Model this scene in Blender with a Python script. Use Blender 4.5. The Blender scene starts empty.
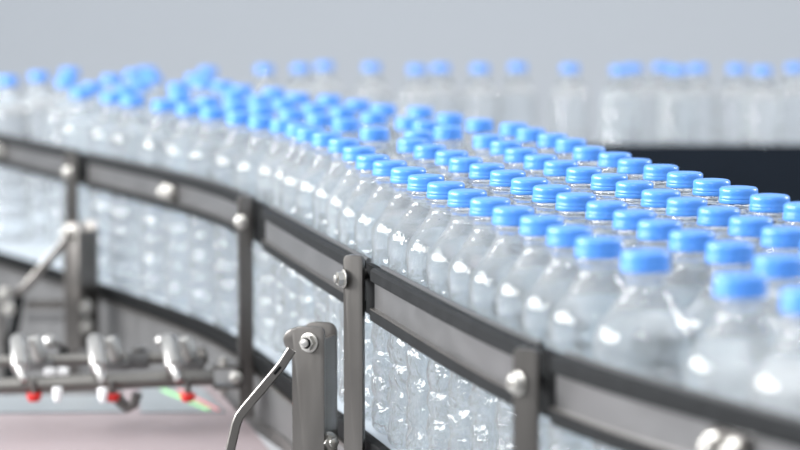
import bpy, bmesh, math, random
from mathutils import Vector, Matrix
random.seed(7)
sc = bpy.context.scene
COL = sc.collection
ZB = 0.95            # height of the cap-fit datum (belt surface is ZB-.008) above the floor
PI = math.pi

# ------------------------------------------------------------------ helpers
def link(name, bm, mat, parent=None, smooth=True, angle=40):
    me = bpy.data.meshes.new(name)
    bmesh.ops.recalc_face_normals(bm, faces=bm.faces[:])
    bm.to_mesh(me); bm.free()
    for p in me.polygons: p.use_smooth = smooth
    if smooth:
        me.set_sharp_from_angle(angle=math.radians(angle))
    me.materials.append(mat)
    o = bpy.data.objects.new(name, me); COL.objects.link(o)
    if parent is not None:
        o.parent = parent
        if parent.parent is None: o.matrix_parent_inverse = Matrix.Translation(-Vector(parent.location))
        else: o.matrix_parent_inverse = parent.matrix_parent_inverse.inverted() if False else Matrix.Identity(4)
    return o
def thing(name, label, cat, loc=(0,0,0), group=None):
    o = bpy.data.objects.new(name, None); COL.objects.link(o)
    o.location = loc; o.empty_display_size = .02
    o['label'] = label; o['category'] = cat
    if group: o['group'] = group
    return o
def tag(o, label, cat, group=None, kind=None):
    o['label'] = label; o['category'] = cat
    if group: o['group'] = group
    if kind: o['kind'] = kind
    return o
def struct(o): o['kind'] = 'structure'; return o

def cyl(bm, p0, p1, r0, r1=None, n=24, bev=0.0):
    """a closed cylinder or cone from p0 to p1, with softened rims"""
    p0 = Vector(p0); p1 = Vector(p1); r1 = r0 if r1 is None else r1
    ax = (p1-p0); L = ax.length; ax.normalize()
    q = ax.to_track_quat('Z', 'Y')
    prof = [(0,0)]
    if bev > 0: prof += [(r0-bev,0),(r0-bev*.3,bev*.3),(r0,bev),(r1,L-bev),(r1-bev*.3,L-bev*.3),(r1-bev,L)]
    else: prof += [(r0,0),(r1,L)]
    prof += [(0,L)]
    lathe(bm, prof, n, lambda v: p0 + q @ v)
def crinkle(bm, n):
    for v in bm.verts:
        h = v.co.z; r = math.hypot(v.co.x, v.co.y)
        if .012 < h < .140 and r > .02:
            th = math.atan2(v.co.y, v.co.x); k = math.sin(PI*(h-.012)/.128)**.4
            band = math.floor((h-.018)/.0215)
            f = 1 + k*(.018*math.cos(n*th + 55*h*(1 if band % 2 else -1) + band*1.3) + .008*math.cos(4*th+190*h)+.006*math.cos(9*th-120*h))-.02*k
            v.co.x *= f; v.co.y *= f
def lathe(bm, prof, n, tf=lambda v: v):
    rings = []
    for r, h in prof:
        if r < 1e-7: rings.append([bm.verts.new(tf(Vector((0,0,h))))])
        else: rings.append([bm.verts.new(tf(Vector((r*math.cos(2*PI*i/n), r*math.sin(2*PI*i/n), h)))) for i in range(n)])
    for a, b in zip(rings, rings[1:]):
        for i in range(n):
            j = (i+1) % n
            if len(a) == 1 and len(b) == 1: continue
            if len(a) == 1: bm.faces.new((a[0], b[i], b[j]))
            elif len(b) == 1: bm.faces.new((a[i], a[j], b[0]))
            else: bm.faces.new((a[i], a[j], b[j], b[i]))
def sphere(bm, c, r, sx=1, sy=1, sz=1):
    m = Matrix.Translation(c) @ Matrix.Diagonal((sx, sy, sz, 1))
    bmesh.ops.create_uvsphere(bm, u_segments=20, v_segments=12, radius=r, matrix=m)
def box(bm, c, s, rz=0, bev=0.0, rot=None):
    t = bmesh.new()
    bmesh.ops.create_cube(t, size=1)
    for v in t.verts: v.co = Vector((v.co.x*s[0], v.co.y*s[1], v.co.z*s[2]))
    if bev > 0: bmesh.ops.bevel(t, geom=t.edges[:], offset=bev, segments=2, profile=.6, affect='EDGES')
    R = (rot or Matrix.Rotation(rz, 4, 'Z'))
    for v in t.verts: v.co = R @ v.co + Vector(c)
    merge(bm, t)
def merge(bm, t):
    me = bpy.data.meshes.new('tmp'); t.to_mesh(me); t.free(); bm.from_mesh(me); bpy.data.meshes.remove(me)
def plate(bm, outline, th, tf, bev=.0006):
    """extrude a 2D outline (x,z) by th along y"""
    t = bmesh.new()
    a = [t.verts.new((x, -th/2, z)) for x, z in outline]
    b = [t.verts.new((x, th/2, z)) for x, z in outline]
    n = len(a)
    t.faces.new(a); t.faces.new(b[::-1])
    for i in range(n): t.faces.new((a[i], b[i], b[(i+1)%n], a[(i+1)%n]))
    if bev > 0:
        es = [e for e in t.edges if abs(e.verts[0].co.y-e.verts[1].co.y) < 1e-7]
        bmesh.ops.bevel(t, geom=es, offset=bev, segments=2, profile=.6, affect='EDGES')
    for v in t.verts: v.co = tf(v.co)
    merge(bm, t)
def round_top(w, h, r, z0=0, seg=7, rb=None):
    """a bar outline, width w, from z0 to z0+h, upper corners rounded by r"""
    pts = [(-w/2, z0), (w/2, z0)]
    pts += [(w/2-r+r*math.cos(a), z0+h-r+r*math.sin(a)) for a in [PI/2*i/seg for i in range(seg+1)]]
    rl = r if rb is None else rb
    pts += [(-w/2+rl-rl*math.sin(a), z0+h-rl+rl*math.cos(a)) for a in [PI/2*i/seg for i in range(seg+1)]]
    return pts
def bar_path(bm, pts, w, th, side=Vector((0,1,0))):
    """a flat bar swept along pts, th in the plane of the bend, w along side"""
    pts = [Vector(p) for p in pts]; rings = []
    for i, p in enumerate(pts):
        d = ((pts[min(i+1, len(pts)-1)]-pts[max(i-1, 0)])).normalized()
        n = d.cross(side).normalized()
        s = n.cross(d).normalized()
        e = min(w, th)*.22; ring = []
        for (a, c) in ((-w/2+e,-th/2),(w/2-e,-th/2),(w/2,-th/2+e),(w/2,th/2-e),(w/2-e,th/2),(-w/2+e,th/2),(-w/2,th/2-e),(-w/2,-th/2+e)):
            ring.append(bm.verts.new(p + s*a + n*c))
        rings.append(ring)
    for a, b in zip(rings, rings[1:]):
        for i in range(8):
            j = (i+1) % 8; bm.faces.new((a[i], a[j], b[j], b[i]))
    bm.faces.new(rings[0]); bm.faces.new(rings[-1][::-1])
def hexnut(bm, p, axis, r, h):
    cyl(bm, p, Vector(p)+Vector(axis).normalized()*h, r, n=6)
def bolt(bm, p, axis, r):
    """washer, hexagon nut and threaded end, pointing along axis from p"""
    ax = Vector(axis).normalized(); p = Vector(p)
    cyl(bm, p, p+ax*r*.22, r*1.25, bev=r*.06)
    cyl(bm, p+ax*r*.22, p+ax*r*1.0, r, n=6)
    cyl(bm, p+ax*r*1.0, p+ax*r*1.45, r*.55, bev=r*.12, n=16)
def cap_bolt(bm, p, axis, r):
    """domed bolt head with a socket"""
    ax = Vector(axis).normalized(); p = Vector(p)
    q = ax.to_track_quat('Z', 'Y')
    cyl(bm, p, p+ax*r*.2, r*1.3, bev=r*.06)
    lathe(bm, [(0,r*.2),(r,r*.2),(r,r*.5),(r*.93,r*.75),(r*.75,r*.95),(r*.5,r*1.02),(r*.42,r*1.0),(r*.4,r*.6),(0,r*.6)], 24, lambda v: p + q @ v)

# curves in plan: Catmull-Rom through points, resampled
def smooth_path(P, step=.02):
    P = [Vector(p) for p in P]
    for _ in range(2):
        P = [P[0]] + [(P[i-1]+P[i]*2+P[i+1])/4 for i in range(1, len(P)-1)] + [P[-1]]
    out = []
    for i in range(len(P)-1):
        p0 = P[max(i-1,0)]; p1 = P[i]; p2 = P[i+1]; p3 = P[min(i+2, len(P)-1)]
        n = max(1, int((p2-p1).length/step))
        for k in range(n):
            t = k/n
            out.append(.5*((2*p1)+(p2-p0)*t+(2*p0-5*p1+4*p2-p3)*t*t+(-p0+3*p1-3*p2+p3)*t**3))
    out.append(P[-1]); return out
def cut(path, y0, y1):
    """the run of path whose Y lies between y0 (near) and y1 (far), cut exactly"""
    out = []
    for a, b in zip(path, path[1:]):
        ya, yb = a.y, b.y
        hi, lo = max(ya, yb), min(ya, yb)
        if hi < y0 or lo > y1 or hi == lo: continue
        ta, tb = 0, 1
        f = lambda y: (y-ya)/(yb-ya)
        ts = [0, 1]
        if lo < y0: ts[0 if ya < yb else 1] = f(y0)
        if hi > y1: ts[1 if ya < yb else 0] = f(y1)
        p, q = a.lerp(b, ts[0]), a.lerp(b, ts[1])
        if not out or (out[-1]-p).length > 1e-6: out.append(p)
        if (q-p).length > 1e-6: out.append(q)
    return out
def frames(path):
    fr = []
    for i, p in enumerate(path):
        d = path[min(i+1, len(path)-1)]-path[max(i-1, 0)]; d.z = 0; d.normalize()
        n = Vector((-d.y, d.x, 0))
        if n.x > 0: n = -n            # outward, the side the camera sees
        fr.append((p, n))
    return fr
def sweep(bm, path, prof, zf=None):
    """prof: closed list of (outward, up); path points carry the reference height in z"""
    rings = []
    for p, n in frames(path):
        rings.append([bm.verts.new(p + n*o + Vector((0,0,h))) for o, h in prof])
    m = len(prof)
    for a, b in zip(rings, rings[1:]):
        for i in range(m):
            j = (i+1) % m; bm.faces.new((a[i], a[j], b[j], b[i]))
    bm.faces.new(rings[0]); bm.faces.new(rings[-1][::-1])

# ------------------------------------------------------------------ materials
def nodes_of(name):
    m = bpy.data.materials.new(name); m.use_nodes = True
    nt = m.node_tree; b = nt.nodes['Principled BSDF']
    return m, nt, b
def N(nt, t, **kw):
    n = nt.nodes.new(t)
    for k, v in kw.items():
        if k in n.inputs: n.inputs[k].default_value = v
        else: setattr(n, k, v)
    return n
def plain(name, col, rough=.5, metal=0.0, spec=.5, noise=.0, nscale=60, bump=0, coat=0, vary=None):
    m, nt, b = nodes_of(name)
    b.inputs['Base Color'].default_value = (*col, 1); b.inputs['Roughness'].default_value = rough
    b.inputs['Metallic'].default_value = metal; b.inputs['Specular IOR Level'].default_value = spec
    b.inputs['Coat Weight'].default_value = coat
    tc = N(nt, 'ShaderNodeTexCoord')
    if noise or bump:
        mp = N(nt, 'ShaderNodeMapping'); nt.links.new(tc.outputs['Object'], mp.inputs['Vector'])
        if vary: mp.inputs['Scale'].default_value = vary
        no = N(nt, 'ShaderNodeTexNoise', Scale=nscale, Detail=5.0, Roughness=.6); nt.links.new(mp.outputs['Vector'], no.inputs['Vector'])
        if noise:
            mx = N(nt, 'ShaderNodeMixRGB'); mx.inputs['Color1'].default_value = (*[c*(1-noise) for c in col], 1)
            mx.inputs['Color2'].default_value = (*[min(1, c*(1+noise)) for c in col], 1)
            nt.links.new(no.outputs['Fac'], mx.inputs['Fac']); nt.links.new(mx.outputs['Color'], b.inputs['Base Color'])
            mr = N(nt, 'ShaderNodeMapRange'); mr.inputs['To Min'].default_value = max(0, rough-.1); mr.inputs['To Max'].default_value = min(1, rough+.12)
            nt.links.new(no.outputs['Fac'], mr.inputs['Value']); nt.links.new(mr.outputs['Result'], b.inputs['Roughness'])
        if bump:
            bp = N(nt, 'ShaderNodeBump', Strength=bump, Distance=.001); nt.links.new(no.outputs['Fac'], bp.inputs['Height'])
            nt.links.new(bp.outputs['Normal'], b.inputs['Normal'])
    return m
STEEL = plain('brushed_steel', (.15,.142,.135), .36, .9, noise=.10, nscale=90, bump=.05, vary=(1,1,.12))
LIPM = plain('blackened_lip', (.016,.017,.018), .5, .05, .04, noise=.5, nscale=60, bump=.05)
WEBM = plain('rail_web_steel', (.23,.23,.235), .36, .9, noise=.08, nscale=60, bump=.04, vary=(.3,.3,1))
TUBE = plain('dull_tube_steel', (.19,.185,.175), .45, .85, noise=.15, nscale=50)
STEEL_D = plain('worn_dark_steel', (.14,.135,.13), .42, .85, noise=.25, nscale=70, bump=.08)
STEEL_P = plain('panel_steel', (.17,.17,.172), .45, .8, noise=.15, nscale=25, bump=.05, vary=(1,1,.1))
CHROME = plain('bright_chrome', (.42,.415,.405), .36, 1.0)
BOLT = plain('zinc_bolt', (.42,.41,.39), .40, 1.0, noise=.1, nscale=200)
BLACK = plain('black_plastic', (.006,.0065,.007), .6, 0, .06, noise=.3, nscale=40)
STRIP = plain('grey_wear_strip', (.07,.072,.075), .5, 0, .15, noise=.3, nscale=80)
GUARD = plain('dark_guard', (.007,.010,.015), .7, 0, .05, noise=.15, nscale=8)
RED = plain('red_plastic', (.55,.015,.012), .35)
WHITE = plain('white_plastic', (.85,.85,.86), .35)
BELT = plain('grey_belt', (.36,.40,.44), .5, 0, noise=.08, nscale=50)
CAPM = plain('blue_cap', (.064,.235,.66), .30, 0, noise=.04, nscale=30)
DECK = plain('pinkish_deck', (.235,.195,.203), .55, 0, noise=.07, nscale=7, vary=(.25,1,1))
SHEET = plain('blue_grey_sheet', (.21,.23,.245), .35, 0, noise=.08, nscale=9)
GREEN = plain('green_edging', (.25,.60,.22), .5)
REDL = plain('dull_red_edging', (.55,.16,.15), .5)
WALLM = plain('painted_wall', (.465,.495,.535), .9, 0, noise=.015, nscale=1.2, vary=(1,1,.2))
FLOORM = plain('concrete_floor', (.42,.42,.43), .6, 0, noise=.1, nscale=4)

def bottle_mat():
    m, nt, b = nodes_of('clear_bottle')
    b.inputs['Base Color'].default_value = (.955,.982,.998,1)
    b.inputs['Transmission Weight'].default_value = TRANS
    b.inputs['IOR'].default_value = 1.36
    b.inputs['Roughness'].default_value = .03
    tc = N(nt, 'ShaderNodeTexCoord'); oi = N(nt, 'ShaderNodeObjectInfo')
    ad = N(nt, 'ShaderNodeVectorMath', operation='ADD'); sc_ = N(nt, 'ShaderNodeMath', operation='MULTIPLY'); sc_.inputs[1].default_value = 7.0
    nt.links.new(oi.outputs['Random'], sc_.inputs[0]); nt.links.new(tc.outputs['Object'], ad.inputs[0]); nt.links.new(sc_.outputs[0], ad.inputs[1])
    sep = N(nt, 'ShaderNodeSeparateXYZ'); nt.links.new(tc.outputs['Object'], sep.inputs[0])
    # crumpled thin wall: broad dents low down
    n1 = N(nt, 'ShaderNodeTexNoise', Scale=46.0, Detail=2.5, Distortion=1.6); nt.links.new(ad.outputs[0], n1.inputs['Vector'])
    lo = N(nt, 'ShaderNodeMapRange'); lo.inputs['From Min'].default_value = .150; lo.inputs['From Max'].default_value = .110
    nt.links.new(sep.outputs['Z'], lo.inputs['Value'])
    m1 = N(nt, 'ShaderNodeMath', operation='MULTIPLY'); nt.links.new(n1.outputs['Fac'], m1.inputs[0]); nt.links.new(lo.outputs[0], m1.inputs[1])
    bp1 = N(nt, 'ShaderNodeBump', Strength=.75, Distance=.006); nt.links.new(m1.outputs[0], bp1.inputs['Height'])
    # fine condensation beads on the shoulder
    vo = N(nt, 'ShaderNodeTexVoronoi', Scale=420.0); nt.links.new(ad.outputs[0], vo.inputs['Vector'])
    hi = N(nt, 'ShaderNodeMapRange'); hi.inputs['From Min'].default_value = .120; hi.inputs['From Max'].default_value = .175
    nt.links.new(sep.outputs['Z'], hi.inputs['Value'])
    m2 = N(nt, 'ShaderNodeMath', operation='MULTIPLY'); nt.links.new(vo.outputs['Distance'], m2.inputs[0]); nt.links.new(hi.outputs[0], m2.inputs[1])
    bp2 = N(nt, 'ShaderNodeBump', Strength=.20, Distance=.0012); nt.links.new(m2.outputs[0], bp2.inputs['Height']); nt.links.new(bp1.outputs['Normal'], bp2.inputs['Normal'])
    nt.links.new(bp2.outputs['Normal'], b.inputs['Normal'])
    return m
TRANS = .95
PET = bottle_mat()

# ------------------------------------------------------------------ where things stand (metres, measured plan)
PLAN = {}
PLAN['A'] = [(0.2182,1.3218),(0.1863,1.3828),(0.1432,1.4928),(0.1245,1.5653),(0.1113,1.6297),(0.0965,1.6935),(0.0802,1.7569),(0.066,1.8208),(0.0511,1.8849),(0.036,1.9498),(0.021,2.0147),(0.0071,2.084),(-0.0086,2.1529),(-0.0241,2.2165),(-0.0378,2.3002),(-0.0537,2.3908),(-0.0722,2.4686),(-0.0907,2.5368),(-0.1046,2.61),(-0.1249,2.6869),(-0.1521,2.7517),(-0.1852,2.8197),(-0.2225,2.9096),(-0.2606,2.9857),(-0.2994,3.0658),(-0.3427,3.1722),(-0.3798,3.2396),(-0.4272,3.3586),(-0.4841,3.6246),(-0.5492,3.8053),(-0.5772,3.6829)]
PLAN['B'] = [(0.251,1.409),(0.2243,1.4685),(0.2046,1.5382),(0.1885,1.6017),(0.1742,1.6656),(0.1632,1.7302),(0.1492,1.7942),(0.1313,1.8571),(0.1172,1.9211),(0.1033,1.9851),(0.0891,2.0557),(0.0741,2.123),(0.058,2.1884),(0.047,2.2577),(0.028,2.3203),(0.0125,2.3908)]
PLAN['C'] = [(0.266,1.557),(0.2508,1.6219),(0.2384,1.6881),(0.225,1.7536),(0.21,1.8205),(0.1977,1.8849),(0.1844,1.9567),(0.17,2.0206),(0.1539,2.0841),(0.1392,2.1527),(0.1253,2.2167),(0.1108,2.2829),(0.1006,2.366),(0.0864,2.4418)]
PLAN['D'] = [(0.303,1.72),(0.2901,1.7839),(0.2747,1.8476),(0.2601,1.9114),(0.2474,1.9757),(0.2337,2.0419),(0.2212,2.1105),(0.2048,2.1738),(0.1931,2.2383),(0.1747,2.3011),(0.1639,2.3908),(0.1504,2.4557),(0.1332,2.5373),(0.1199,2.625)]
PLAN['L'] = [(-0.0261,2.5473),(0.0191,2.4999),(0.0494,2.5659),(0.0866,2.7028),(0.0277,2.6556),(0.0099,2.7352),(0.0561,2.8024),(-0.0294,2.8197),(-0.0196,2.9722),(0.0242,2.9235),(-0.0585,2.7028),(-0.0669,2.927),(-0.0515,3.0658),(-0.0891,3.1694),(-0.0892,2.7853),(-0.1021,2.9859),(-0.1311,3.2197),(-0.1242,2.873),(-0.1421,3.0865),(-0.1681,3.3341),(-0.1645,2.9661),(-0.1777,3.1722),(-0.2154,3.4087),(-0.1999,3.0454),(-0.2182,3.2862),(-0.2404,3.1288),(-0.2488,3.5139),(-0.2818,3.5961),(-0.3047,3.9702),(-0.2852,3.2396),(-0.308,3.486),(-0.3055,3.7424),(-0.3709,3.7447),(-0.3681,3.5405),(-0.3736,3.4087),(-0.4275,3.7119),(-0.4281,3.4866),(-0.4015,3.9702),(-0.4114,3.8696),(-0.5192,3.9361)]
PLAN['G'] = [(-0.2191,4.047),(-0.1618,4.0788),(-0.125,4.1639),(-0.0464,4.118),(0.0272,4.0369),(0.0668,4.0889),(0.1305,4.0736),(0.194,4.118),(0.2769,4.0737),(0.353,4.0148),(0.3792,4.0747),(0.4304,4.1154),(0.4443,4.0101),(0.4857,4.0804),(0.5452,4.0534),(0.5792,3.9975),(0.6459,4.0956)]

RAIL = [(-0.72,3.88,.137),(-0.6045,3.644,0.137),(-0.5743,3.5825,0.137),(-0.5068,3.4447,0.1371),(-0.4443,3.317,0.1373),(-0.3959,3.2148,0.1374),(-0.3495,3.1108,0.1375),(-0.2885,2.9949,0.138),(-0.2326,2.8674,0.1384),(-0.1946,2.7694,0.1387),(-0.1682,2.6843,0.1389),(-0.1483,2.5995,0.1391),(-0.1131,2.4449,0.1393),(-0.0783,2.29,0.1396),(-0.046,2.1529,0.1399),(-0.0311,2.0858,0.1402),(0.0008,1.9506,0.1411),(0.0287,1.8254,0.142),(0.0526,1.7143,0.144),(0.0746,1.6183,0.146),(0.0955,1.5427,0.1474),(0.1171,1.4758,0.149),(0.1382,1.4219,0.1506),(0.1519,1.3886,0.1514),(0.1796,1.322,0.1532),(0.205,1.2634,0.155),(0.2300,1.210,0.156),(.268,1.13,.157)]
RAILP = smooth_path([(x, y, ZB+z) for x, y, z in RAIL], .012)
HR = .0432
TRACK = [(-.72,3.82),(-0.5936,3.5597),(-0.5131,3.4415),(-0.458,3.3416),(-0.3868,3.197),(-0.3215,3.0643),(-0.2614,2.942),(-0.2126,2.8446),(-0.1776,2.746),(-0.1466,2.626),(-0.1147,2.4428),(-0.0833,2.283),(-0.049,2.1588),(-0.0333,2.1028),(0.005,1.955),(0.034,1.83),(0.059,1.72),(.082,1.62),(.102,1.545),(.124,1.478),(.146,1.424),(.188,1.324),(.2385,1.212),(.276,1.13)]
def drop(y):         # the belt runs slightly downhill towards the far end
    u = min(1, max(0, (y-2.2)/.5)); return .02*u*u*(3-2*u)
TRACKP = smooth_path([(x, y, ZB-.008-drop(y)) for x, y in TRACK], .012)
INNER = [(-.70,4.09),(-.42,4.09),(-.27,4.07),(-.262,3.90),(-.20,3.62),(-.13,3.46),(-.07,3.30),(-.01,3.12),(.05,2.97),(.12,2.82),(.155,2.68),(.205,2.42),(.248,2.21),(.292,2.01),(.335,1.82),(.41,1.45),(.47,1.13)]
INNERP = smooth_path([(x, y, ZB-.008-drop(y)) for x, y in INNER], .03)

# ------------------------------------------------------------------ the setting
bm = bmesh.new(); box(bm, (0,4,-.05), (14,14,.1)); struct(link('floor', bm, FLOORM, smooth=False))
bm = bmesh.new(); box(bm, (0,9.6,2.2), (14,.2,4.4)); struct(link('wall_back', bm, WALLM, smooth=False))

# ------------------------------------------------------------------ main conveyor
conv = thing('bottle_conveyor', 'curving steel conveyor carrying the crowd of blue-capped bottles', 'conveyor', (0,2.4,0))
bm = bmesh.new()
# belt: strip between the outer track and the inner edge, sharing Y order
def resample(P, n):
    L = [0]
    for a, b in zip(P, P[1:]): L.append(L[-1]+(b-a).length)
    out = []; k = 0
    for i in range(n):
        s = L[-1]*i/(n-1)
        while k < len(L)-2 and L[k+1] < s: k += 1
        t = (s-L[k])/max(1e-9, L[k+1]-L[k]); out.append(P[k].lerp(P[k+1], min(1, t)))
    return out
oa = resample(TRACKP, 90); ia = resample(INNERP, 90)
def on_belt(v, dz): return Vector((v.x, v.y, ZB-.0083-drop(v.y)-dz))
top = [[bm.verts.new(on_belt(a.lerp(b, k/6), 0)) for k in range(7)] for a, b in zip(oa, ia)]
bot = [[bm.verts.new(on_belt(a.lerp(b, k/6), .010)) for k in range(7)] for a, b in zip(oa, ia)]
for i in range(89):
    for k in range(6):
        bm.faces.new((top[i][k], top[i][k+1], top[i+1][k+1], top[i+1][k])); bm.faces.new((bot[i][k], bot[i+1][k], bot[i+1][k+1], bot[i][k+1]))
    bm.faces.new((top[i][0], top[i+1][0], bot[i+1][0], bot[i][0])); bm.faces.new((top[i][6], bot[i][6], bot[i+1][6], top[i+1][6]))
for k in range(6):
    bm.faces.new((top[0][k], bot[0][k], bot[0][k+1], top[0][k+1])); bm.faces.new((top[89][k], top[89][k+1], bot[89][k+1], bot[89][k]))
link('belt', bm, BELT, conv)
bm = bmesh.new()
sweep(bm, TRACKP, [(0,-.014),(.010,-.014),(.0115,-.012),(.0115,.0015),(.010,.003),(.006,.003),(.005,.0015),(.0015,.0015),(0,.001)])
link('edge_track', bm, BLACK, conv)
bm = bmesh.new()
sweep(bm, TRACKP, [(-.002,-.0175),(.0135,-.0175),(.0135,-.0145),(-.002,-.0145)])
link('track_flange', bm, STEEL, conv)
# side panel: its lower edge steps down towards the far end
def zbot(y):
    ks = [(1.0,-.070),(2.1,-.070),(2.42,-.078),(2.81,-.113),(3.1,-.20),(3.3,-.25),(4.0,-.25)]
    for (a, za), (b, zb) in zip(ks, ks[1:]):
        if y <= b: return za+(zb-za)*max(0, (y-a))/(b-a)
    return -.25
def wall_sweep(path, o0, o1, ztop, zb, mat, name, parent):
    bm = bmesh.new(); rings = []
    for p, n in frames(path):
        zt = ztop(p.y); zl = zb(p.y)
        rings.append([bm.verts.new(Vector((p.x, p.y, ZB))+n*o+Vector((0,0,z))) for o, z in ((o0,zl),(o1,zl),(o1,zt),(o0,zt))])
    for a, b in zip(rings, rings[1:]):
        for i in range(4): bm.faces.new((a[i], a[(i+1)%4], b[(i+1)%4], b[i]))
    bm.faces.new(rings[0]); bm.faces.new(rings[-1][::-1])
    return link(name, bm, mat, parent)
wall_sweep(TRACKP, 0, .004, lambda y: -.0255-drop(y), zbot, STEEL_P, 'side_panel', conv)
wall_sweep(TRACKP, -.002, .008, lambda y: zbot(y), lambda y: zbot(y)-.013, STEEL_D, 'bottom_lip', conv)
bm = bmesh.new(); sweep(bm, INNERP, [(-.004,-.06),(.0,-.06),(.0,.001),(-.004,.001)]); link('inner_side_panel', bm, STEEL_P, conv)
for x, y in ((.16,2.1),(-.02,2.9),(-.33,3.48),(.30,1.4)):
    bm = bmesh.new(); zt_ = ZB-.018-drop(y)
    box(bm, (x,y,zt_/2), (.03,.03,zt_), bev=.002); link('leg', bm, STEEL_D, conv)

# ------------------------------------------------------------------ guide rail sections
LIP = [(.0035,HR),(.0095,HR),(.0115,HR-.002),(.0115,HR-.0100),(.0105,HR-.0110),(.0035,HR-.0110)]
LOW = [(0,0),(.0105,0),(.0117,.0012),(.0117,.0088),(.0110,.0096),(0,.0096)]
sections = [(3.262,3.86,'at the far left of the frame'),(2.612,3.210,'between the two blurred left posts'),(2.060,2.510,'in the middle, just left of the sharpest post'),(1.565,2.008,'between the sharp post and the right-hand post'),(1.14,1.522,'curving out of frame at bottom right')]
for y0, y1, w in sections:
    P = [p-Vector((0,0,HR)) for p in cut(RAILP, y0, y1)]
    mid = P[len(P)//2]
    t = thing('guide_rail', 'steel channel guide rail section '+w, 'guide rail', (mid.x, mid.y, mid.z), 'guide rail sections')
    bm = bmesh.new(); sweep(bm, P, LIP); link('top_lip', bm, LIPM, t)
    bm = bmesh.new(); sweep(bm, P, [(.0030,.0096),(.0078,.0096),(.0078,HR-.011),(.0030,HR-.011)]); link('web', bm, WEBM, t)
    bm = bmesh.new(); sweep(bm, P, [(.0078,.0096),(.0118,.0096),(.0118,.0108),(.0078,.0108)]); link('inner_flange', bm, STEEL, t)
    bm = bmesh.new(); sweep(bm, P, [(-.0003,.004),(.0030,.004),(.0030,HR+.0012),(.0022,HR+.002),(0,HR+.002),(-.0008,HR+.0012)]); link('wear_strip', bm, STRIP, t)
    bm = bmesh.new(); sweep(bm, P, LOW); link('bottom_lip', bm, LIPM, t)

# ------------------------------------------------------------------ posts carrying the rail
def post(x, y, w, ztop, zbtm, label, y0, y1, rz=0.0, boltz=.118, hexa=False):
    t = thing('rail_post', label, 'post', (x, y, ZB+zbtm), 'flat bar posts along the guide rail')
    R = Matrix.Rotation(rz, 3, 'Z'); o = Vector((x, y, ZB))
    bm = bmesh.new()
    plate(bm, round_top(w, ztop-zbtm, .0045, zbtm, rb=.0045), .0065, lambda v: R @ v + o)
    link('bar', bm, STEEL, t)
    bm = bmesh.new()
    P = [p-Vector((0,0,HR)) for p in cut(RAILP, y0, y1)]
    sweep(bm, P, [(0,.001),(.0055,.001),(.0055,HR-.001),(0,HR-.001)])
    link('spacer_block', bm, BLACK, t)
    q = P[-1] if P[-1].y > P[0].y else P[0]
    bm = bmesh.new(); cyl(bm, (x, y, ZB+boltz), (q.x-.004, q.y+.006, ZB+boltz), .004); link('standoff', bm, STEEL_D, t)
    bm = bmesh.new()
    if hexa: bolt(bm, o + R @ Vector((-w*.42, -.0036, boltz)), (-1,-.32,.02), .0062)
    else: cap_bolt(bm, o + R @ Vector((-w*.30, -.0033, boltz)), R @ Vector((-.75,-1,.05)), .0058)
    link('bolt', bm, BOLT, t)
    return t
post(-.4264,3.234,.0168,.1375,-.155,'blurred flat steel post at the far left of the rail', 3.21,3.262,.2,.112)
post(-.1607,2.581,.0158,.1440,-.0896,'flat steel post where the tubes end, left of centre', 2.51,2.612,.2,.117)
post(-.0374,2.024,.0165,.1495,-.150,'sharp flat steel post near the middle of the photo', 2.006,2.050,-.35,.1300, True)
post(.0787,1.535,.0160,.1500,-.140,'blurred flat steel post right of centre, at bottom edge', 1.522,1.562,-.25,.128)

# ------------------------------------------------------------------ bolted clamps on the rail face
def rail_clamp(y, label, s=1.0):
    P = cut(RAILP, y-.012, y+.012); fr = frames(P); p, n = fr[len(fr)//2]
    d = Vector((-n.y, n.x, 0))
    c = p + n*.0125 - Vector((0,0,HR*.52))
    t = thing('rail_clamp', label, 'clamp', tuple(c), 'bolted clamps on the rail')
    bm = bmesh.new(); box(bm, c+n*-.0035, (.036,.009,.020), rz=math.atan2(d.y, d.x), bev=.0015); link('plate', bm, STEEL, t)
    for k in (-1, 1):
        bm = bmesh.new(); bolt(bm, c+d*.011*k+n*.001, n+Vector((0,-.45,.1)), .0060*s); link('bolt', bm, BOLT, t)
rail_clamp(3.56, 'blurred bolted clamp on the rail at the left edge of the photo', 1.2)
rail_clamp(2.925, 'bolted clamp with two bright nuts between the blurred posts', 1.1)
rail_clamp(1.312, 'bolted clamp low on the rail at the bottom right corner', 1.0)

# ------------------------------------------------------------------ channel uprights with their braces
def upright(x, y, w, dep, ztop, zbtm, rz, label, boltp, r=.008, br=.0055, nuts=(), th=.0028):
    t = thing('channel_upright', label, 'bracket', (x, y, ZB+zbtm), 'channel uprights beside the conveyor')
    R = Matrix.Rotation(rz, 3, 'Z'); o = Vector((x, y, ZB)); f = lambda v: R @ v + o
    bm = bmesh.new()
    plate(bm, round_top(w, ztop-zbtm, .004, zbtm, rb=r), th, f)
    link('front_plate', bm, STEEL, t)
    bm = bmesh.new()
    plate(bm, [(x_, z_) for x_, z_ in round_top(w, ztop-zbtm, .008, zbtm, rb=r)], th, lambda v: R @ (v+Vector((.0,dep,0))) + o)
    link('back_plate', bm, STEEL, t)
    bm = bmesh.new()
    box(bm, o + R @ Vector((w/2-.0016, dep/2, (ztop-.010+zbtm)/2)), (.003, dep, ztop-.010-zbtm), rz=rz, bev=.0006)
    link('web', bm, STEEL, t)
    bm = bmesh.new(); bolt(bm, o + R @ Vector((boltp[0], -th/2, boltp[1])), R @ Vector((-.12,-1,.05)), br); link('bolt', bm, BOLT, t)
    for (a, c) in nuts:
        bm = bmesh.new(); bolt(bm, o + R @ Vector((w/2, dep*a, c)), R @ Vector((1,-.8,.1)), br*1.05); link('side_nut', bm, BOLT, t)
    return t, f
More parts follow.
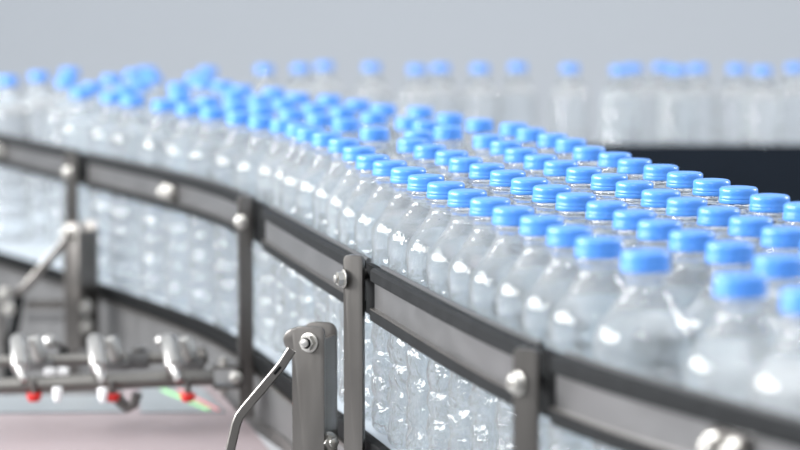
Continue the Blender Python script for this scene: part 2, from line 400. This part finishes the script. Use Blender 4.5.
tC, fC = upright(-.0755,2.040,.0285,.028,.0880,-.2,-.34,'rounded steel channel bracket with a socket bolt, left of the sharp post',(.0015,.0750), nuts=((.25,-.009),), br=.0066)
bm = bmesh.new(); cyl(bm, fC(Vector((-.0150,.006,.0745))), fC(Vector((-.0150,.020,.0745))), .0105, bev=.002, n=32); link('spacer', bm, STEEL, tC)
o_ = fC(Vector((.0015,-.0014,.0750))); ax_ = Vector((-.12-.33,-.94,.05)).normalized()
bm = bmesh.new(); cyl(bm, o_, o_+ax_*.0075, .0044, bev=.0004); rg = link('locking_ring', bm, BLACK, tC)
bm = bmesh.new(); cyl(bm, o_, o_+ax_*.0098, .0030, bev=.0006); link('screw_end', bm, CHROME, tC)
tA, fA = upright(-.4125,3.120,.0265,.034,.0583,-.102,-.60,'blurred steel channel bracket on the left beneath the far post',(-.003,.0446), nuts=((.25,-.0485),(.25,-.0735)), br=.0078)

# braces: bent flat bars
ar = thing('brace_bar', 'bent flat steel bar with a slot, bolted to the central bracket', 'brace', (-.139,2.02,ZB-.2))
bm = bmesh.new()
def pxp(x, y, t):            # plan distance t from the camera station, x and y in frame coordinates
    a = (x-400)/2500; b = -(y-225)/2500; ph = math.atan(270/2500)
    dy = math.cos(ph)+b*math.sin(ph); dz = -math.sin(ph)+b*math.cos(ph)
    return Vector((a*t, dy*t, ZB+.3925+dz*t))
bar_path(bm, [(-.0880,2.010,ZB+.0735),(-.0960,2.010,ZB+.0610),(-.1270,2.010,ZB+.0240),(-.1310,2.010,ZB+.0185),(-.1335,2.010,ZB+.0120),(-.1420,2.010,ZB-.0240),(-.168,2.010,ZB-.14),(-.182,2.010,ZB-.2)], .0045, .0078)
link('bar', bm, STEEL, ar)
bm = bmesh.new(); box(bm, (-.0995,2.0072,ZB+.0568), (.008,.0006,.0022), rot=Matrix.Rotation(-math.radians(50), 4, 'Y')); link('slot', bm, BLACK, ar)
al = thing('brace_bar', 'blurred bent steel bar reaching left from the far bracket', 'brace', (-.48,3.09,ZB+0))
bm = bmesh.new()
bar_path(bm, [(-.4130,3.085,ZB+.0420),(-.4190,3.085,ZB+.0350),(-.4600,3.085,ZB-.0125),(-.4690,3.085,ZB-.0215),(-.4780,3.085,ZB-.0260),(-.56,3.085,ZB-.0300)], .006, .0105)
link('bar', bm, STEEL, al)
bm = bmesh.new(); bolt(bm, (-.4920,3.080,ZB-.0265), (0,-1,.1), .0070); link('bolt', bm, BOLT, al)
bm = bmesh.new(); bolt(bm, (-.4860,3.080,ZB-.0460), (0,-1,.1), .0062); link('bolt', bm, BOLT, al)

# ------------------------------------------------------------------ dark stand at the extreme left, crossbar, tubes
st = thing('side_stand', 'dark steel stand with pale bolts at the extreme left edge', 'stand', (-.49,3.10,0))
bm = bmesh.new(); bar_path(bm, [(-.476,3.100,ZB-.030),(-.481,3.100,ZB-.06),(-.489,3.100,ZB-.10),(-.495,3.100,ZB-.2),(-.495,3.100,0)], .01, .013); link('upright', bm, LIPM, st)
bm = bmesh.new(); bar_path(bm, [(-.500,3.11,ZB-.025),(-.500,3.11,0)], .01, .010); link('upright', bm, STEEL_D, st)
cb = thing('cross_bar', 'short horizontal steel bar joining the far bracket', 'bar', (-.44,3.10,ZB-.04))
bm = bmesh.new(); box(bm, (-.4455,3.105,ZB-.0430), (.046,.012,.0120), bev=.0015); link('bar', bm, STEEL, cb)
bm = bmesh.new(); box(bm, (-.4455,3.105,ZB-.0605), (.046,.010,.008), bev=.001); link('lower_bar', bm, STEEL_P, cb)

T1Y, T2Y = 2.50, 2.575
tube1 = thing('support_tube', 'thick grey steel tube crossing in front at lower left', 'tube', (-.30,T1Y,ZB-.05))
bm = bmesh.new(); cyl(bm, (-.52,T1Y,ZB-.0465), (-.1905,T1Y+.03,ZB-.0375), .0083, bev=.001, n=32); link('tube', bm, TUBE, tube1)
cl = thing('tube_clevis', 'steel clevis holding the thick tube against the post', 'bracket', (-.175,2.54,ZB-.04))
bm = bmesh.new(); box(bm, (-.178,2.537,ZB-.0272), (.030,.022,.0035), bev=.0008, rz=.1); box(bm, (-.178,2.537,ZB-.0480), (.030,.022,.0035), bev=.0008, rz=.1); link('jaw', bm, STEEL, cl)
bm = bmesh.new(); box(bm, (-.1665,2.555,ZB-.0376), (.006,.030,.020), bev=.0008); link('core', bm, BLACK, cl)
bm = bmesh.new(); cap_bolt(bm, (-.1680,2.524,ZB-.0372), (-.1,-1,.1), .0052); link('bolt', bm, BOLT, cl)
bm = bmesh.new(); bolt(bm, (-.181,2.536,ZB-.0255), (0,0,1), .0052); link('pin', bm, BOLT, cl)
bm = bmesh.new(); bolt(bm, (-.182,2.536,ZB-.050), (0,0,-1), .0050); link('pin', bm, BOLT, cl)
tube2 = thing('support_tube', 'thinner steel tube behind the thick tube, gripped by the chrome clamps', 'tube', (-.35,T2Y,ZB-.025))
bm = bmesh.new(); cyl(bm, (-.54,T2Y,ZB-.0310), (-.2120,T2Y,ZB-.0240), .0062, bev=.001, n=28); link('tube', bm, TUBE, tube2)
bm = bmesh.new(); cyl(bm, (-.215,T2Y,ZB-.0240), (-.2010,T2Y,ZB-.0220), .0090, bev=.002, n=28); link('end_collar', bm, STEEL, tube2)
jc = thing('tube_joint', 'square steel joint block on the thin tube between the chrome clamps', 'joint', (-.268,T2Y,ZB-.025))
bm = bmesh.new(); box(bm, (-.2720,T2Y-.002,ZB-.0265), (.022,.020,.017), bev=.0015); link('block', bm, STEEL_P, jc)
bm = bmesh.new(); cyl(bm, (-.272,T2Y-.002,ZB-.018), (-.272,T2Y-.002,ZB-.0135), .0075, bev=.001); link('knob', bm, STEEL_D, jc)

def nozzle(x, label, extra=0):
    """chrome clamp: two slanted cylinders side by side, a tip, a red cap below the thick tube"""
    t = thing('tube_clamp', label, 'clamp', (x, T1Y-.012, ZB-.06), 'chrome clamps on the tubes')
    y = T1Y-.006
    bm = bmesh.new()
    cyl(bm, (x-.0150,T2Y-.018,ZB-.0030), (x-.0050,y+.006,ZB-.0235), .0085, bev=.0015); link('barrel', bm, CHROME, t)
    bm = bmesh.new()
    cyl(bm, (x-.0055,y+.007,ZB-.0215), (x+.0005,y,ZB-.0360), .0052, .0044, bev=.001); link('tip', bm, CHROME, t)
    bm = bmesh.new()
    cyl(bm, (x+.0005,T2Y-.010,ZB-.0010), (x+.0085,T2Y-.012,ZB-.0260), .0072, bev=.0015); link('second_barrel', bm, CHROME, t)
    bm = bmesh.new(); box(bm, (x+.0070,T2Y-.004,ZB-.0300), (.028,.020,.012), bev=.002); link('saddle', bm, STEEL_P, t)
    bm = bmesh.new()
    cyl(bm, (x+.0085,T1Y+.006,ZB-.0500), (x+.0085,T1Y+.006,ZB-.0582), .0080, .0062, bev=.0012); link('red_cap', bm, RED, t)
    bm = bmesh.new()
    cyl(bm, (x+.0085,T1Y+.006,ZB-.0370), (x+.0085,T1Y+.006,ZB-.0535), .0035); link('stem', bm, STEEL_D, t)
    return t
nozzle(-.3800, 'leftmost chrome tube clamp with a red cap beneath')
nozzle(-.3005, 'middle chrome tube clamp with a red cap beneath')
nozzle(-.2240, 'rightmost chrome tube clamp with a red cap beneath')
def knob(x, z, y, r, label, mat=CHROME):
    t = thing('ball_knob', label, 'knob', (x, y, ZB+z), 'small bright knobs around the tubes')
    bm = bmesh.new(); sphere(bm, (x,y,ZB+z), r); link('ball', bm, mat, t)
    bm = bmesh.new(); cyl(bm, (x+r*.6,y,ZB+z-r*.2), (x+r*2.2,y+.01,ZB+z-r*1.2), r*.42); link('stem', bm, STEEL, t)
    return t
knob(-.3680,-.0120,2.60,.0078,'large bright ball knob above the leftmost tube clamp')
knob(-.2510,-.0110,2.60,.0062,'bright ball knob left of the rightmost tube clamp')
knob(-.3530,-.0225,2.59,.0055,'small dark knob above the white blocks', BLACK)
def plug(x, z, label):
    o_ = thing('white_plug', label, 'plug', (x, T1Y, ZB+z), 'white plugs along the thick tube')
    bm = bmesh.new(); cyl(bm, (x,T1Y,ZB+z+.010), (x,T1Y,ZB+z-.002), .0052, .0046, bev=.0015); sphere(bm, (x,T1Y,ZB+z-.002), .0040, sz=.8); link('body', bm, WHITE, o_)
plug(-.3470,-.0530,'white plug under the thick tube, right of the first red cap')
plug(-.3010,-.0535,'white plug under the thick tube, beside the middle red cap')
for x, lab in ((-.3610,'left one of two white blocks between the tubes'),(-.3470,'right one of two white blocks between the tubes')):
    bm = bmesh.new(); box(bm, (x,2.545,ZB-.0345), (.0115,.012,.0080), bev=.003); tag(link('white_block', bm, WHITE), lab, 'block', 'white blocks between the tubes')
hk = thing('hose_fitting', 'grey angled hose fitting lying under the thick tube by the sheet', 'fitting', (-.29,2.56,ZB-.065))
bm = bmesh.new(); bar_path(bm, [(-.292,2.53,ZB-.056),(-.286,2.53,ZB-.064),(-.279,2.53,ZB-.069),(-.273,2.53,ZB-.066),(-.269,2.53,ZB-.054)], .014, .010); link('body', bm, STEEL_D, hk)

# ------------------------------------------------------------------ machine deck below
dk = thing('machine_deck', 'flat pinkish machine deck filling the bottom left below the tubes', 'deck', (-.3,2.7,0))
DZ = ZB-.092
bm = bmesh.new()
def slab(bm, pts, z0, z1):
    a = [bm.verts.new((x,y,z0)) for x, y in pts]; b = [bm.verts.new((x,y,z1)) for x, y in pts]
    bm.faces.new(a[::-1]); bm.faces.new(b)
    for i in range(len(a)): bm.faces.new((a[i], a[(i+1)%len(a)], b[(i+1)%len(a)], b[i]))
slab(bm, [(-1.3,2.30),(-.100,2.30),(-.128,2.42),(-.155,2.55),(-.190,2.70),(-.215,2.80),(-.31,2.80),(-.31,2.735),(-1.3,2.735)], DZ-.014, DZ)
link('top_plate', bm, DECK, dk, smooth=False)
for x, y in ((-1.25,2.35),(-.16,2.35),(-1.25,2.69),(-.34,2.69)):
    bm = bmesh.new(); box(bm, (x,y,(DZ-.014)/2), (.04,.04,DZ-.014), bev=.003); link('leg', bm, STEEL_D, dk)
def sheet(pts, label):
    t = thing('plastic_sheet', label, 'sheet', (pts[0][0], pts[0][1], DZ), 'blue-grey sheets on the deck')
    bm = bmesh.new(); slab(bm, pts, DZ+.0002, DZ+.002)
    link('sheet', bm, SHEET, t, smooth=False); return t
sheet([(-.85,2.60),(-.2902,2.622),(-.332,2.722),(-.85,2.715)], 'left blue-grey sheet on the deck under the clamps')
s2 = sheet([(-.276,2.620),(-.186,2.620),(-.222,2.77),(-.293,2.78)], 'right blue-grey sheet with coloured edging below the panel')
bm = bmesh.new(); bar_path(bm, [(-.265,2.755,DZ+.0024),(-.203,2.628,DZ+.0024)], .004, .0012, Vector((1,0,0))); link('green_edging', bm, GREEN, s2)
bm = bmesh.new(); bar_path(bm, [(-.248,2.755,DZ+.0024),(-.193,2.628,DZ+.0024)], .003, .0012, Vector((1,0,0))); link('red_edging', bm, REDL, s2)

# ------------------------------------------------------------------ background conveyor
bg = thing('background_conveyor', 'straight conveyor behind, with a black side guard, carrying spaced bottles', 'conveyor', (.5,4.1,0))
bm = bmesh.new(); box(bm, (.77,4.082,ZB-.0155), (2.04,.240,.015), bev=.001); link('belt', bm, BELT, bg)
bm = bmesh.new(); box(bm, (.77,3.952,ZB-.028), (2.04,.012,.244), bev=.001); link('side_guard', bm, GUARD, bg)
bm = bmesh.new(); box(bm, (.77,4.207,ZB-.05), (2.04,.008,.12), bev=.001); link('rear_panel', bm, STEEL_P, bg)
for x in (-.1,.8,1.7):
    for y in (4.0,4.14):
        bm = bmesh.new(); box(bm, (x,y,(ZB-.023)/2), (.03,.03,ZB-.023), bev=.002); link('leg', bm, STEEL_D, bg)

# ------------------------------------------------------------------ bottles
def bottle_profile():
    R = .0318; p = [(0,.0045),(.008,.0040),(.015,.0028),(.0205,.0008),(.0240,0),(.0275,.0010),(.0302,.0040),(.0314,.0085),(R,.0130)]
    h = .018
    while h < .124:                       # pressed ribs
        for u, dr in ((0,0),(.15,.0003),(.3,.0009),(.42,.0018),(.5,.0022),(.58,.0018),(.7,.0009),(.85,.0003)):
            p.append((R-dr, h+u*.0215))
        h += .0215
    p += [(R,h),(.0316,.1450),(.0310,.1480),(.0306,.1505),(.0305,.1530),(.0307,.1560),(.0311,.1595),(.0314,.1635),(.0315,.1675),(.0312,.1710),(.0304,.1740),(.0290,.1770),(.0270,.1800),(.0247,.1830),(.0223,.1862),(.0200,.1893),(.0179,.1922),(.0160,.1953),(.0139,.1986),(.0128,.2000),(.0125,.2028),(.0125,.2060),
          (.0127,.2064),(.0158,.2070),(.0160,.2076),(.0158,.2084),(.0127,.2090),(.0125,.2094),(.0125,.2150),(.0120,.2156),(0,.2156)]
    return p
bm = bmesh.new(); lathe(bm, bottle_profile(), 64); crinkle(bm, 6)
first = link('water_bottle', bm, PET, None, angle=60)
bm = bmesh.new()
lathe(bm, [(0,.2236),(.0110,.2236),(.0129,.22335),(.0140,.2227),(.0146,.2217),(.0148,.2204),(.0148,.2190),(.0147,.2178),(.0147,.2170),(.0150,.2161),(.0151,.2152),(.0150,.2149),(.0130,.2149),(0,.2149)][::-1], 48)
cap0 = link('cap', bm, CAPM, None, angle=50)
bm = bmesh.new()
lathe(bm, [(.0128,.2112),(.0147,.2112),(.0151,.2116),(.0152,.2126),(.0152,.2138),(.0151,.2144),(.0147,.2148),(.0128,.2148),(.0128,.2112)], 48)
band0 = link('tamper_band', bm, CAPM, None, angle=50)
cap0.parent = first; band0.parent = cap0
for me in (first.data, cap0.data, band0.data):
    for p in me.polygons: p.use_smooth = True
ORD = ['', 'first','second','third','fourth','fifth','sixth','seventh','eighth','ninth','tenth','eleventh','twelfth','thirteenth','fourteenth','fifteenth','sixteenth','seventeenth','eighteenth','nineteenth','twentieth']
def ordw(i):
    if i <= 20: return ORD[i]
    T = {2:'twenty',3:'thirty',4:'forty'}[i//10]
    return {2:'twentieth',3:'thirtieth',4:'fortieth'}[i//10] if i % 10 == 0 else T+'-'+ORD[i%10]
WHERE = {'A': ('from the right in the row touching the guide rail', 'bottles in the row against the guide rail'),
         'B': ('from the right in the row second from the rail', 'bottles in the second row from the rail'),
         'C': ('from the right in the row third from the rail', 'bottles in the third row from the rail'),
         'D': ('from the right in the rearmost row before the dark guard', 'bottles in the rearmost straight row'),
         'L': ('from the left in the jumbled crowd behind the rail row', 'bottles in the blurred jumbled crowd'),
         'G': ('from the left on the background conveyor', 'bottles on the background conveyor')}
used = False
railxy = [(p.x, p.y) for p in RAILP]
for k in 'ABCDLG':
    pts = PLAN[k]
    if k in 'L': pts = sorted(pts, key=lambda q: q[0]/q[1])
    for i, (x, y) in enumerate(pts):
        if k == 'A':
            for _ in range(3):
                q = min(railxy, key=lambda r: (r[0]-x)**2+(r[1]-y)**2); d = math.hypot(q[0]-x, q[1]-y)
                if d < .0335: x += (x-q[0])/d*(.0337-d); y += (y-q[1])/d*(.0337-d)
        if not used: b = first; used = True
        else:
            b = first.copy(); COL.objects.link(b)
            c = cap0.copy(); COL.objects.link(c); c.parent = b
            w = band0.copy(); COL.objects.link(w); w.parent = c
        b.scale = (1, 1, (.223+(drop(y) if k != 'G' else 0))/.223)
        b.location = (x, y, ZB-.0079-(drop(y-.03) if k != 'G' else 0)); b.rotation_euler = (0, 0, random.uniform(0, 6.28))
        tag(b, 'blue-capped clear water bottle, '+ordw(i+1)+' '+WHERE[k][0], 'bottle', WHERE[k][1])

# ------------------------------------------------------------------ light
w = bpy.data.worlds.new('world'); sc.world = w; w.use_nodes = True
bgn = w.node_tree.nodes['Background']
bgn.inputs['Color'].default_value = (.90,.96,1.0,1); bgn.inputs['Strength'].default_value = 1.13
wt = w.node_tree
gc = N(wt, 'ShaderNodeTexCoord'); sp = N(wt, 'ShaderNodeSeparateXYZ'); wt.links.new(gc.outputs['Generated'], sp.inputs[0])
rp = N(wt, 'ShaderNodeValToRGB'); mrw = N(wt, 'ShaderNodeMapRange'); mrw.inputs['From Min'].default_value = -1
wt.links.new(sp.outputs['Z'], mrw.inputs['Value']); wt.links.new(mrw.outputs['Result'], rp.inputs['Fac'])
e = rp.color_ramp.elements
e[0].position = 0; e[0].color = (.30,.31,.32,1); e[1].position = 1; e[1].color = (1.25,1.28,1.3,1)
for pos, c in ((.46,.45),(.52,.62),(.62,.95)):
    q = e.new(pos); q.color = (c*.94,c*.975,c,1)
wn = N(wt, 'ShaderNodeTexNoise', Scale=2.2, Detail=2.0); wt.links.new(gc.outputs['Generated'], wn.inputs['Vector'])
wm = N(wt, 'ShaderNodeMapRange'); wm.inputs['From Min'].default_value = .35; wm.inputs['From Max'].default_value = .65; wm.inputs['To Min'].default_value = .55; wm.inputs['To Max'].default_value = 1.3
wt.links.new(wn.outputs['Fac'], wm.inputs['Value'])
wx = N(wt, 'ShaderNodeVectorMath', operation='SCALE'); wt.links.new(rp.outputs['Color'], wx.inputs[0]); wt.links.new(wm.outputs['Result'], wx.inputs['Scale'])
wt.links.new(wx.outputs[0], bgn.inputs['Color'])
def area(name, loc, target, sx, sy, power, col=(1,1,1)):
    l = bpy.data.lights.new(name, 'AREA'); l.shape = 'RECTANGLE'; l.size = sx; l.size_y = sy; l.energy = power; l.color = col
    o = bpy.data.objects.new(name, l); COL.objects.link(o); o.location = loc
    o.rotation_euler = (Vector(target)-Vector(loc)).to_track_quat('-Z', 'Y').to_euler(); return o
area('window_light', (-3.0,2.2,2.32), (0,2.2,1.1), 3.4, 1.1, 370)
area('ceiling_light', (-.5,-.9,3.6), (.1,2.4,1), .40, .6, 50)
area('side_window', (3.4,3.6,2.7), (.3,2.6,1.1), .4, 1.5, 120)

# ------------------------------------------------------------------ camera
cam = bpy.data.cameras.new('camera'); co = bpy.data.objects.new('camera', cam); COL.objects.link(co)
cam.sensor_width = 36; cam.lens = 2500/800*36
co.location = (0,0,ZB+.3925); co.rotation_euler = (PI/2-math.atan(270/2500), 0, 0)
cam.clip_start = .01
cam.dof.use_dof = True; cam.dof.focus_distance = 1.98; cam.dof.aperture_fstop = 4.8
sc.camera = co
sc.view_settings.view_transform = 'Standard'; sc.view_settings.look = 'None'; sc.view_settings.gamma = 1
sc.view_settings.exposure = 0.0
try: sc.view_settings.use_curve_mapping = False
except Exception: pass
cy = sc.cycles
cy.max_bounces = 40; cy.transmission_bounces = 36; cy.glossy_bounces = 12; cy.diffuse_bounces = 6; cy.transparent_max_bounces = 16
cy.sample_clamp_indirect = 4.0; cy.caustics_reflective = True; cy.caustics_refractive = True; cy.blur_glossy = .3
cy.use_denoising = True
